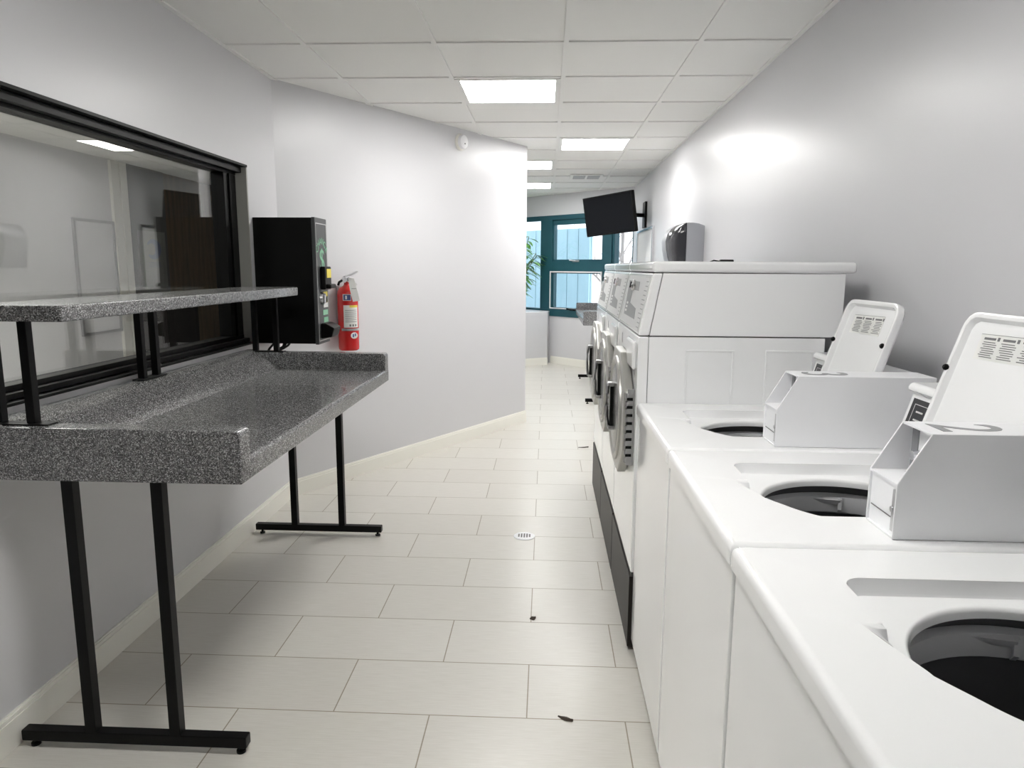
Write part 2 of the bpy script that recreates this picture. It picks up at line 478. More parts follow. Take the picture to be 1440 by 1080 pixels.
# ---- office seen through the glass
of = B(); of.box(-4.4, -4.3, -3.3, 7.05, 0, HC + .05).box(-4.3, XL - .13, -3.3, -3.2, 0, HC + .05)
structure(of, 'wall_office', WALL2, 'pale grey office wall seen through the black framed window', 'wall')
structure(B().box(-4.4, -4.3, 7.05, 8.05, 0, HC + .05), 'wall_office_alcove', WALL3, 'darker grey office wall beyond the white trim seen through the glass', 'wall')
structure(B().box(-4.4, XL - .13, 9.3, 9.4, 0, HC + .05), 'wall_office_end', WALL2, 'end wall of the office behind the glass', 'wall')
t = B(); t.box(-4.3, -4.27, 7.03, 7.16, 0, HC).box(-4.3, -4.27, 7.18, 7.29, 0, HC)
structure(t, 'trim_2', TRIM, 'pair of white vertical trim boards on the office wall behind the glass', 'trim')
dr = empty('door_1', (-4.35, 8.7, 0), 'brown wooden panel door at the end of the office behind the glass', 'door', None, 'structure')
B().box(-4.39, -4.30, 8.05, 9.3, 0, HC).done('door_leaf', WOOD, dr)
k = empty('office_counter', (-4.15, 7.65, .95), 'low dark counter in the office behind the glass', 'counter')
B().box(-4.265, -3.95, 7.32, 8.04, 1.00, 1.05, .004).done('countertop', LGREY, k)
B().box(-4.265, -3.98, 7.34, 8.02, 0, .998, .004).done('cabinet_body', KICK, k)
po = empty('poster', (-4.297, 7.72, 1.3), 'grey poster with a blue swirl on the office wall behind the glass', 'poster')
B().box(-4.301, -4.294, 7.45, 7.99, 1.15, 1.75).done('sheet', mat('grey_sheet', (.21, .21, .20), .5, build=noise_bump(60, .02)), po)
sw = B()
n = 40; ringo = []; ringi = []
for i in range(n + 1):
    a = R(150) - R(290) * i / n
    th = .035 + .075 * math.sin(PI * i / n) ** 1.3
    rr = .15
    ringo.append((7.74 + rr * math.cos(a), 1.56 + .72 * rr * math.sin(a)))
    ringi.append((7.74 + (rr - th) * math.cos(a) - .01, 1.56 + .72 * (rr - th) * math.sin(a)))
sw.prism(ringo + ringi[::-1], -4.2938, -4.2928, 'x')
for z in (1.41, 1.39, 1.37): sw.box(-4.2938, -4.2928, 7.62, 7.86, z, z + .006)
sw.done('printed_swirl', SWIRL, po)
wb = empty('whiteboard', (-4.29, 6.8, 1.1), 'grey framed whiteboard on the office wall seen through the glass', 'whiteboard')
B().box(-4.298, -4.288, 6.42, 7.00, .75, 1.79).done('board', WALL2, wb)
f = B()
f.box(-4.298, -4.275, 6.40, 6.425, .73, 1.81).box(-4.298, -4.275, 6.995, 7.02, .73, 1.81).box(-4.298, -4.275, 6.425, 6.995, 1.785, 1.81).box(-4.298, -4.275, 6.425, 6.995, .73, .755)
f.done('frame', STEEL, wb)

# ------------------------------------------------------------------ ceiling lights
def ceiling_light(x0, y0, label):
    r_ = empty('ceiling_light', (x0 + .305, y0 + .305, HC), label, 'ceiling light', 'square ceiling light panels')
    f = B(); a0, a1, b0, b1 = x0 + .013, x0 + .597, y0 + .013, y0 + .597; w = .028
    f.box(a0, a1, b0, b0 + w, HC - .002, HC + .006).box(a0, a1, b1 - w, b1, HC - .002, HC + .006)
    f.box(a0, a0 + w, b0 + w, b1 - w, HC - .002, HC + .006).box(a1 - w, a1, b0 + w, b1 - w, HC - .002, HC + .006)
    f.done('frame', GRID, r_, 0)
    B().box(a0 + w, a1 - w, b0 + w, b1 - w, HC + .000, HC + .0062).done('diffuser', LAMP, r_, 0, label='glowing white diffuser')
    return r_
cx = .076; cy = 3.49; S = .6096
ceiling_light(cx - S, cy + S, 'largest glowing square ceiling panel, nearest the viewer')
ceiling_light(cx, cy + 4 * S, 'glowing square ceiling panel, second from the viewer, right of the grid line')
ceiling_light(cx - S, cy + 6 * S, 'glowing ceiling panel partly hidden by the partition, nearer of the two')
ceiling_light(cx - S, cy + 9 * S, 'glowing ceiling panel partly hidden by the partition, nearest the teal window')
ceiling_light(cx - S, cy - 4 * S, 'glowing ceiling panel above the viewer, out of the picture')
ceiling_light(-3.9, 3.3, 'added unseen light panel brightening the office, nearer the viewer')  # this and the next two: added out of view to brighten the office
ceiling_light(-3.2, 1.6, 'added unseen light panel brightening the office, beside the near end of the window')
ceiling_light(-3.2, 3.3, 'added unseen light panel brightening the office, closest to the window')

# ------------------------------------------------------------------ folding tables
def rot_z(o, a): o.rotation_euler = (0, 0, a)
def make_table():
    L, D = 1.783, .735
    t_ = empty('folding_table', (XL, 1.79, 0), 'long grey speckled laundry folding table with an overshelf, below the office window', 'folding table', 'speckled folding tables')
    zs, zr, zb = .874, .957, .811
    b = B()
    # trough: back cove, flat surface, front lip
    prof = [(.012, zb + .03), (.012, .965), (.04, .965)]
    for i in range(1, 9):
        a = i / 8 * PI / 2
        prof.append((.045 + .155 * (1 - math.cos(a)) if False else .045 + .155 * math.sin(a) ** 1.0 * (i / 8) ** .35, .965 - (.965 - zs) * (1 - math.cos(a) ** 1.4 if i < 8 else 1)))
    prof += [(.45, zs - .001), (D - .012, zs), (D - .004, zs - .003), (D, zs - .010), (D, zb + .004), (D - .004, zb), (D - .03, zb), (D - .03, zb + .03)]
    b.prism([(x + .0006 if x > D - .002 else x, z) for x, z in prof], .0045, L - .0045, 'y')
    for y0, y1 in ((0, .068), (L - .068, L)):
        b.prism([(.012, zb), (D - .001, zb), (D - .0004, zb + .004), (D - .0004, zr - .012), (D - .006, zr - .002), (D - .016, zr), (.012, zr)], y0, y1, 'y', .004)
    b.done('tabletop', GRANITE, t_, 30, True)
    for yy in (.035, L - .058):
        for x in (.238, .487):
            B().box(x - .016, x + .016, yy - .016, yy + .016, .05, zb - .001, .002).done('leg', BLACKM, t_, 30, True)
        fb = B().box(.03, .695, yy - .017, yy + .017, .020, .054, .004).done('foot_bar', BLACKM, t_, 30, True)
        for x in (.06, .672):
            B().cyl((x, yy, 0), (x, yy, .007), .013).cyl((x, yy, .007), (x, yy, .022), .006).done('leveling_foot', BLACKP, fb, 30, True)
    # overshelf
    b = B().box(.012, .283, .0, L, 1.239, 1.282, .005, 3)
    sh = b.done('overshelf', GRANITE, t_, 30, True)
    for (x, y) in ((.145, .048), (.052, .048), (.175, L - .04), (.068, L - .04), (.034, .775), (.034, .870)):
        zb_ = .957 if y < .1 or y > 1.6 else .965
        B().box(x - .0125, x + .0125, y - .0125, y + .0125, zb_ + .004, 1.2388, .002).done('shelf_post', BLACKM, t_, 30, True)
    for (x0, x1, y0, y1, z) in ((.02, .20, .024, .066, .957), (.03, .215, L - .062, L - .018, .957), (.013, .058, .74, .905, .965)):
        B().box(x0, x1, y0, y1, z - .001, z + .0045, .001).done('mounting_plate', BLACKM, t_, 30, True)
    return t_
table = make_table()
far_table = copy_tree(table)
for ch in list(far_table.children):
    if ch.name.split('.')[0] in ('overshelf', 'shelf_post', 'mounting_plate'):
        bpy.data.objects.remove(ch)
far_table.location = (XR, 9.0, 0); rot_z(far_table, PI)
far_table['label'] = 'grey speckled folding table without a shelf, beyond the dryers near the teal window'

# ------------------------------------------------------------------ bill changer
ch = empty('bill_changer', (XL, 3.83, .977), 'black wall mounted money changer with a green dollar sign, left of the extinguisher', 'change machine')
cy0, cy1, cz0, cz1, cxf = 3.735, 3.925, .977, 1.636, -1.205
B().box(XL, cxf - .02, cy0, cy1, cz0, cz1, .003).done('cabinet', BLACKM, ch)
b = B().box(cxf - .019, cxf, cy0 - .004, cy1 + .004, cz0 - .004, cz1 + .002, .003)
door = b.done('door', CHGREY, ch, label='dark grey printed front door')
b = B(); e = .0012
b.box(cxf, cxf + e, cy0 + .006, cy1 - .006, cz1 - .030, cz1 - .026).box(cxf, cxf + e, cy0 + .006, cy1 - .006, cz0 + .012, cz0 + .016)
b.box(cxf, cxf + e, cy0 + .006, cy0 + .009, cz0 + .016, cz1 - .03).box(cxf, cxf + e, cy1 - .009, cy1 - .006, cz0 + .016, cz1 - .03)
b.done('border_line', LGREY, door)
b = B()
# arched word and dollar sign, read from the room (+X side): right is +Y
word = 'CHANGE'; ac = Vector((cxf + .001, 3.83, 1.435)); rad = .085
for i, c in enumerate(word):
    a = R(62) - R(124) * i / (len(word) - 1)
    pos = ac + Vector((0, -math.sin(a) * rad, math.cos(a) * rad * .95))
    ey = Vector((0, -math.sin(a), math.cos(a))); ex = Vector((0, math.cos(a), math.sin(a)))
    b.text(c, .052, frame_mtx(pos, ex, ey))
b.text('$', .165, frame_mtx((cxf + .001, 3.83, 1.415), (0, 1, 0), (0, 0, 1)))
b.done('green_print', GREENP, door)
b = B().box(cxf, cxf + .002, 3.835, 3.90, 1.19, 1.25)
b.done('yellow_label', YELLOWP, door)
bv = B()
bv.box(cxf, cxf + .028, 3.79, 3.90, 1.262, 1.385, .006).box(cxf, cxf + .055, 3.80, 3.90, 1.268, 1.292, .008)
bv.done('bill_acceptor', BLACKP, door)
bv = B().box(cxf + .028, cxf + .031, 3.815, 3.885, 1.325, 1.372); bv.done('instruction_label', YELLOWP, door)
B().cyl((cxf, 3.80, 1.215), (cxf + .014, 3.80, 1.215), .034, .030).box(cxf + .006, cxf + .022, 3.785, 3.815, 1.19, 1.24, .004).done('lock_handle', STEEL, door)
b = B().box(cxf, cxf + .002, 3.83, 3.905, 1.165, 1.225).done('white_label', PAPER, door)
b = B().box(cxf, cxf + .0015, 3.82, 3.90, 1.125, 1.152).box(cxf, cxf + .0015, 3.83, 3.90, 1.085, 1.112).done('green_label', GREENP, door)
b = B().prism([(cxf, 1.00), (cxf, 1.085), (cxf + .028, 1.085), (cxf + .075, 1.06), (cxf + .06, 1.01)], 3.765, 3.895, 'y', .008)
b.done('coin_cup', BLACKP, door)
# coiled cord hanging below the changer
pts = []
for i in range(90):
    s_ = i / 89; a = s_ * 2 * PI * 4.2
    pts.append((-1.43 + .022 * math.cos(a) + .03 * s_, 3.66 + .02 * math.sin(a) * .6, .965 + .018 * math.sin(a * .5) * 1.0 + .0))
cord = B().tube([(-1.40, 3.76, .978), (-1.40, 3.735, .958), (-1.405, 3.70, .952), (-1.43, 3.675, .93), (-1.45, 3.66, .86)], .010)
cord.tube([(-1.45 + .004, 3.72 - .02 * 0, .978), (-1.462, 3.70, .955), (-1.468, 3.68, .935), (-1.475, 3.665, .88)], .006)
cord.tube([(-1.37, 3.745, .977), (-1.372, 3.725, .968), (-1.385, 3.70, .957), (-1.41, 3.68, .945)], .006)
cord.done('power_cord', BLACKP, ch)

# ------------------------------------------------------------------ fire extinguisher on the partition
def on_partition(s, off=0., z=0.):
    p = P0 + PT * s + PN * off
    return (p.x, p.y, z)
ES = .445
ext = empty('fire_extinguisher', on_partition(ES, .078, .865), 'small red fire extinguisher hung on the angled partition beside the changer', 'fire extinguisher', rot=(0, 0, math.atan2(PT.y, PT.x)))
# local axes: x along the partition, -y out into the room
b = B().lathe([(0, 0), (.055, 0), (.062, .006), (.064, .02), (.064, .345), (.060, .372), (.045, .392), (.026, .402), (.020, .412), (.020, .425), (0, .425)], 40)
b.done('cylinder', RED, ext, 40, True)
B().lathe([(0, .424), (.017, .424), (.017, .452), (.012, .458), (0, .458)], 20).box(-.012, .012, -.03, .012, .430, .455, .003).done('valve', STEEL, ext, 30, True)
b = B().prism([(-.02, .462), (.085, .492), (.088, .485), (.0, .455), (-.02, .452)], -.010, .010, 'y', .001)
b.done('lever', STEEL, ext, 30, True)
B().prism([(-.015, .436), (.07, .420), (.08, .408), (.074, .404), (.0, .424)], -.009, .009, 'y', .001).done('carry_handle', STEEL, ext, 30, True)
B().cyl((-.035, -.012, .440), (-.015, -.006, .440), .018).done('gauge', CHROME, ext, 30, True)
B().tube([(-.012, .0, .436), (-.035, .006, .436), (-.055, .012, .424), (-.062, .014, .405)], .008).done('discharge_nozzle', BLACKP, ext, 40, True)
def wrap(b, a0, a1, z0, z1, r):
    n = 14; p = []
    for i in range(n + 1):
        a = a0 + (a1 - a0) * i / n; p.append((r * math.cos(a), r * math.sin(a)))
    for i in range(n, -1, -1):
        a = a0 + (a1 - a0) * i / n; p.append(((r - .001) * math.cos(a), (r - .001) * math.sin(a)))
    return b.prism(p, z0, z1, 'z')
wrap(B(), R(-158), R(-74), .146, .284, .0655).done('instruction_label', PAPER, ext, 40, True)
wrap(B(), R(-125), R(-74), .270, .284, .0662).done('yellow_strip', YELLOWP, ext, 40, True)
b = B()
for i in range(7): wrap(b, R(-150), R(-84), .180 + .012 * i, .183 + .012 * i, .0661)
for i in range(3): wrap(b, R(-128 + i * 16), R(-119 + i * 16), .153, .166, .0661)
b.done('label_print', INK, ext, 40, True)
wrap(B(), R(-160), R(-114), .312, .352, .0655).done('class_label', PAPER, ext, 40, True)
wrap(B(), R(-156), R(-118), .315, .349, .0662).done('class_pictogram', BLUEP, ext, 40, True)
wrap(B(), R(-146), R(-137), .321, .343, .0667).done('pictogram_mark', PAPER, ext, 40, True)
wrap(B(), R(-172), R(-60), .126, .140, .0665).done('strap_band', STEEL, ext, 40, True)
m_ = Matrix.Rotation(R(-103), 4, 'Z') @ Matrix.Translation((.0652, 0, .096)) @ Matrix.Rotation(R(90), 4, 'Y')
b = B().lathe([(0, 0), (.022, 0), (.022, .0012), (0, .0012)], 28, m_ @ Matrix.Diagonal((.9, 1.1, 1, 1))); b.done('round_sticker', PAPER, ext, 40, True)
b = B().box(-.010, .010, -.012, -.002, .0012, .0018, mtx=m_).box(-.012, .004, .003, .012, .0012, .0018, mtx=m_); b.done('sticker_print', BLUEP, ext, 40, True)
mtg = Matrix.Rotation(R(-38), 4, 'Z')
b = B().prism([(.0, .452), (.035, .448), (.060, .345), (.066, .312), (.024, .306), (.008, .38)], -.0735, -.0722, 'y', mtx=mtg)
b.prism([(.008, .436), (.016, .436), (.016, .452), (.008, .452)], -.0735, -.012, 'y', mtx=mtg)
tg = b.done('inspection_tag', PAPER, ext, 0, True, label='white paper inspection tag')
B().box(.018, .046, -.0742, -.0736, .385, .388, mtx=mtg).done('tag_print', INK, tg, 0, True)
B().box(-.02, .02, .058, .078, .10, .40).done('wall_bracket', STEEL, ext, 30, True)

# smoke alarm on the partition
al = empty('smoke_alarm', on_partition(1.70, 0, 2.31), 'round white alarm high on the angled partition', 'smoke alarm', rot=(0, 0, math.atan2(PT.y, PT.x)))
ml = Matrix.Rotation(R(90), 4, 'X')
B().lathe([(0, 0), (.060, 0), (.060, .012), (.056, .020), (0, .020)], 40, ml).done('base', TRIM, al, 40, True)
B().lathe([(0, .0205), (.050, .0205), (.052, .034), (.046, .044), (.02, .048), (0, .048)], 40, ml).done('cover', WHITEM, al, 40, True)
B().lathe([(0, .0478), (.006, .0478), (.006, .0495), (0, .0495)], 12, Matrix.Translation((.002, 0, -.014)) @ ml).done('test_button', INK, al, 40, True)

# ------------------------------------------------------------------ washers
def make_washer():
    X0, Y0, W = .315, 1.793, .638
    w = empty('washing_machine', (X0, Y0, 0), 'white top loading washer next to the dryers with its lid open', 'washing machine', 'white top loading washers')
    TD = .685
    # cabinet (shell behind a front panel)
    def rect_ring(x0, x1, y0_, y1_, z): return [(x0, y0_, z), (x1, y0_, z), (x1, y1_, z), (x0, y1_, z)]
    B().rings([rect_ring(.02, TD, .006, W - .006, .02), rect_ring(.02, TD, .006, W - .006, .889), rect_ring(.024, TD - .004, .010, W - .010, .889), rect_ring(.024, TD - .004, .010, W - .010, .03)], True, True).done('cabinet', WHITE, w, 35, True)
    B().box(.008, .022, .0055, W - .0055, .055, .886, .007, 3).done('front_panel', WHITE, w, 35, True)
    B().box(.035, TD - .02, .02, W - .02, 0, .05).done('base', BLACKP, w, 35, True)
    # deck with recess, notch and round opening
    hcx, hcy, hr = .335, .297, .186
    angs = sorted(set([2 * PI * i / 288 for i in range(288)] + [math.atan2(sy - hcy, sx - hcx) % (2 * PI) for sx in (0, TD) for sy in (.001, W - .001)]))
    def circ(r, z, cut=.166):
        o = []
        for a in angs:
            q_ = r
            if math.sin(a) < 0: q_ = min(r, (hcy - (cut - (r - hr))) / -math.sin(a))
            o.append((hcx + q_ * math.cos(a), hcy + q_ * math.sin(a), z))
        return o
    notch = lambda x, y: .255 < y < .375 and .097 + .034 * (.375 - y) / .12 < x < .16
    rcx, rcy, rhx, rhy = .329, .331, .199, .183
    def rec(dx, z, ex):
        o = []
        for a in angs:
            x, y = rrect(rcx, rcy, rhx - dx, rhy - dx, max(.03 - dx * .3, .012), a, hcx, hcy, ex)
            d_ = math.hypot(x - hcx, y - hcy); lim = hr + .0135 - dx * .6 + .011 * max(0., (y - .185) / .071) ** 2
            if y < .256 and x < .34 and d_ > lim:      # the edge hugs the opening in the near front corner
                x, y = hcx + lim * math.cos(a), hcy + lim * math.sin(a)
            o.append((x, y, z))
        return o
    out = lambda dd, z: [(*rrect(TD / 2, W / 2, TD / 2 - dd, W / 2 - .001 - dd, .008, a, hcx, hcy), z) for a in angs]
    n2 = lambda x, y: .255 < y < .366 and .108 + .023 * (.366 - y) / .111 < x < .16
    zt = .930
    rings = [circ(hr, .886), circ(hr, .896), circ(hr + .002, .9005), circ(hr + .006, .903), rec(.007, .905, None), rec(.0045, .909, None), rec(.001, .926, n2), rec(0, .930, notch), out(.014, zt), out(.006, zt - .0025), out(.0015, zt - .008), out(0, zt - .016), out(0, .891)]
    # keep radial order monotonic where the notch or the opening come close
    for k in range(4, 8):
        for i, a in enumerate(angs):
            d0 = math.hypot(rings[k - 1][i][0] - hcx, rings[k - 1][i][1] - hcy); d1 = math.hypot(rings[k][i][0] - hcx, rings[k][i][1] - hcy)
            if d1 < d0 + .0006:
                z = rings[k][i][2]; rings[k][i] = (hcx + (d0 + .0006) * math.cos(a), hcy + (d0 + .0006) * math.sin(a), z)
    B().rings(rings).done('top_deck', WHITE, w, 40, True)
    mt = Matrix.Translation((hcx, hcy, 0))
    b = B().lathe([(.210, .882), (.236, .882), (.236, .85), (.210, .85)] + [(.210, .882)], 64, mt)
    b.done('tub_cover', BASKET, w, 40, True)
    b = B().lathe([(.228, .860), (.208, .864), (.197, .858), (.193, .842), (.195, .822), (.206, .816)], 72, mt)
    for k in range(6):
        a = k * PI / 3 + .30
        mm = mt @ Matrix.Rotation(a, 4, 'Z')
        b.prism([(.186, .830), (.198, .818), (.199, .858), (.189, .855)], -.004, .004, 'y', 0, mtx=mm)
        b.prism([(.186, .853), (.199, .858), (.199, .846), (.190, .842)], 0, .07, 'y', 0, mtx=mm)
    b.done('balance_ring', GREYP, w, 30, True)
    b = B().lathe([(.206, .82), (.203, .72), (.200, .60), (.190, .44), (.12, .42), (.06, .44), (.045, .60), (.03, .64), (0, .645)], 64, mt)
    b.done('basket', BASKET, w, 40, True)
    # lid, open, leaning back on the control housing
    tl = R(17.)
    hinge = Vector((.512, 0, .936)); eu = Vector((math.sin(tl), 0, math.cos(tl))); en = Vector((-math.cos(tl), 0, math.sin(tl)))
    LH, LW, ly0 = .378, .338, .145
    lm = frame_mtx(hinge + Vector((0, ly0, 0)), (0, 1, 0), eu)     # local x along y, local y up the lid, local z = x cross y
    sgn = 1 if (Vector((0, 1, 0)).cross(eu)).dot(en) > 0 else -1
    la = [2 * PI * i / 96 for i in range(96)]
    def lr(dd, r, z): return [(*rrect(LW / 2, LH / 2, LW / 2 - dd, LH / 2 - dd, r, a, LW / 2, LH / 2), z * sgn) for a in la]
    rr = [lr(.03, .03, -.026), lr(.008, .035, -.025), lr(.001, .04, -.018), lr(0, .04, -.006), lr(.001, .04, -.001), lr(.004, .037, .0), lr(.010, .031, 0), lr(.013, .028, -.001), lr(.019, .024, -.013), lr(.028, .022, -.0145)]
    b = B().rings(rr, True, True, lm)
    lid = b.done('lid', WHITE, w, 40, True)
    for (px, py) in ((LW - .007, .245), (.012, .258)):
        mm = lm @ Matrix.Translation((px, py, 0))
        B().lathe([(0, -.002 * sgn), (.0075, -.002 * sgn), (.007, .004 * sgn), (.004, .007 * sgn), (0, .007 * sgn)], 16, mm).done('bumper', BLACKP, lid, 40, True)
    # printed warning sheet
    mm = lm @ Matrix.Translation((LW * .54, .308, -.0143 * sgn)) @ Matrix.Rotation(R(-1.5), 4, 'Z')
    B().box(-.095, .095, -.028, .028, 0, .0006 * sgn, mtx=mm).done('warning_label', PAPER, lid, 0, True)
    b = B()
    for c in range(3):
        xa = .030 - c * .062
        b.box(xa + .012, xa + .050, .016, .021, .0006 * sgn, .0012 * sgn, mtx=mm)
        b.box(xa - .001, xa + .006, .015, .023, .0006 * sgn, .0012 * sgn, mtx=mm)
        for q_ in range(8):
            b.box(xa + (.004 if q_ % 3 else .010), xa + .052 - random.random() * .012, .010 - q_ * .0046, .0117 - q_ * .0046, .0006 * sgn, .0012 * sgn, mtx=mm)
    b.box(-.094, .094, .0272, .028, .0006 * sgn, .0012 * sgn, mtx=mm)
    b.done('label_print', INK, lid, 0, True)
    B().tube([(.52, ly0 + .02, .934), (.52, ly0 + LW - .02, .934)], .006).done('hinge_bar', WHITEM, lid, 40, True)
    # control housing behind the lid
    g0 = .142
    b = B().prism([(.548, .930), (.594, 1.090), (TD, 1.090), (TD, .930)], g0, W - .012, 'y', .004)
    hs = b.done('control_housing', WHITE, w, 35, True)
    B().prism([(.582, 1.0905), (.580, 1.102), (.588, 1.112), (TD + .0, 1.112), (TD, 1.0905)], g0 - .002, W - .006, 'y', .007, 3).done('housing_cap', WHITE, hs, 40, True)
    sl = Vector((.046, 0, .160)).normalized()
    nm = Vector((-sl.z, 0, sl.x))
    pm = frame_mtx(Vector((.548, W - .03, .930)) + nm * .0004, (0, -1, 0), sl)
    B().box(0, .40, .03, .152, 0, .0014, mtx=pm).done('control_display', DKGLASS, hs, 0, True)
    b = B().box(.015, .10, .04, .0415, .0014, .002, mtx=pm).box(.015, .10, .138, .1395, .0014, .002, mtx=pm).box(.015, .0165, .04, .138, .0014, .002, mtx=pm)
    for q_ in range(4): b.box(.03, .06, .06 + .02 * q_, .064 + .02 * q_, .0014, .002, mtx=pm)
    b.done('display_print', LGREY, hs, 0, True)
    # coin meter box
    c0, c1 = .034, .137
    zb, zm, zt2 = .931, 1.028, 1.116
    xf, xk, xe = .280, .330, .672
    b = B()
    for ya, yb in ((c0, c0 + .0035), (c1 - .0035, c1)):
        b.prism([(xf, zb), (xf, zm), (xk, zt2), (xe, zt2), (xe, zb)], ya, yb, 'y', .0008, 1)
    b.box(xk, xe, c0 + .003, c1 - .003, zt2 - .0035, zt2)              # top
    b.box(xe - .0035, xe, c0 + .003, c1 - .003, zb, zt2 - .003)        # back
    b.box(xf, xk + .055, c0 + .003, c1 - .003, zm - .0035, zm)         # ledge
    b.box(xf + .004, xf + .0075, c0 + .003, c1 - .003, zb, zm - .003)  # lower front
    b.box(xf + .001, xk, c0 + .003, c1 - .003, zb, zb + .003)
    cm_ = b.done('coin_meter', WHITEM, w, 0, True)
    B().box(xk + .017, xk + .021, c0 + .004, c1 - .004, zm, zt2 - .004).done('meter_face', WHITEM, cm_, 0, True)
    B().box(xk + .0155, xk + .0175, c1 - .030, c1 - .008, zm + .002, zt2 - .006).done('meter_slot', STICK, cm_, 0, True)
    b = B().box(xf + .0025, xf + .0039, c0 + .004, c1 - .010, zb + .033, zb + .0345).done('door_seam', INK, cm_, 0, True)
    yc = c0 + .052
    b = B().box(xk + .004, xk + .017, yc - .008, yc + .008, zm + .030, zm + .046, .003)
    b.cyl((xk - .004, yc, zm + .038), (xk + .017, yc, zm + .038), .008).cyl((xk + .006, yc, zm), (xk + .006, yc, zm + .032), .004).cyl((xk + .004, yc + .012, zm), (xk + .004, yc + .012, zm + .004), .010)
    b.done('coin_slide', CHROME, cm_, 40, True)
    B().cyl((xf - .001, c0 + .012, zb + .05), (xf + .005, c0 + .012, zb + .05), .005).box(xf + .001, xf + .0042, c0 + .005, c0 + .014, zb + .012, zm - .012).done('lock', STEEL, cm_, 40, True)
    B().box(xk + .0155, xk + .0169, c0 + .018, c0 + .036, zm + .050, zm + .068).done('value_sticker', PAPER, cm_, 0, True)
    b = B().text('25', .010, frame_mtx((xk + .0152, c0 + .027, zm + .059), (0, -1, 0), (0, 0, 1)), .0003); b.done('value_print', INK, cm_, 0, True)
    return w, cm_, (c0 + c1) / 2, xk, zt2
washer, meter, nyc, nxk, nzt = make_washer()
def numeral(machine, body):
    mt = [c for c in machine.children if c.name.startswith('coin_meter')][0]
    b = B().text(body, .165, frame_mtx((nxk + .078, nyc, nzt + .0004), (0, -1, 0), (1, 0, 0)) @ Matrix.Diagonal((.85, 1., 1, 1)), .0003)
    b.done('number_decal', STICK, mt, 0, True)
W2 = copy_tree(washer); W2.location.y = 1.793 - .638
W2['label'] = 'white top loading washer with the number 2 on its coin box, middle of the three'
W3 = copy_tree(washer); W3.location.y = 1.793 - 2 * .638
W3['label'] = 'white top loading washer nearest the viewer, at the lower right corner'
numeral(washer, '3'); numeral(W2, '2'); numeral(W3, '1')

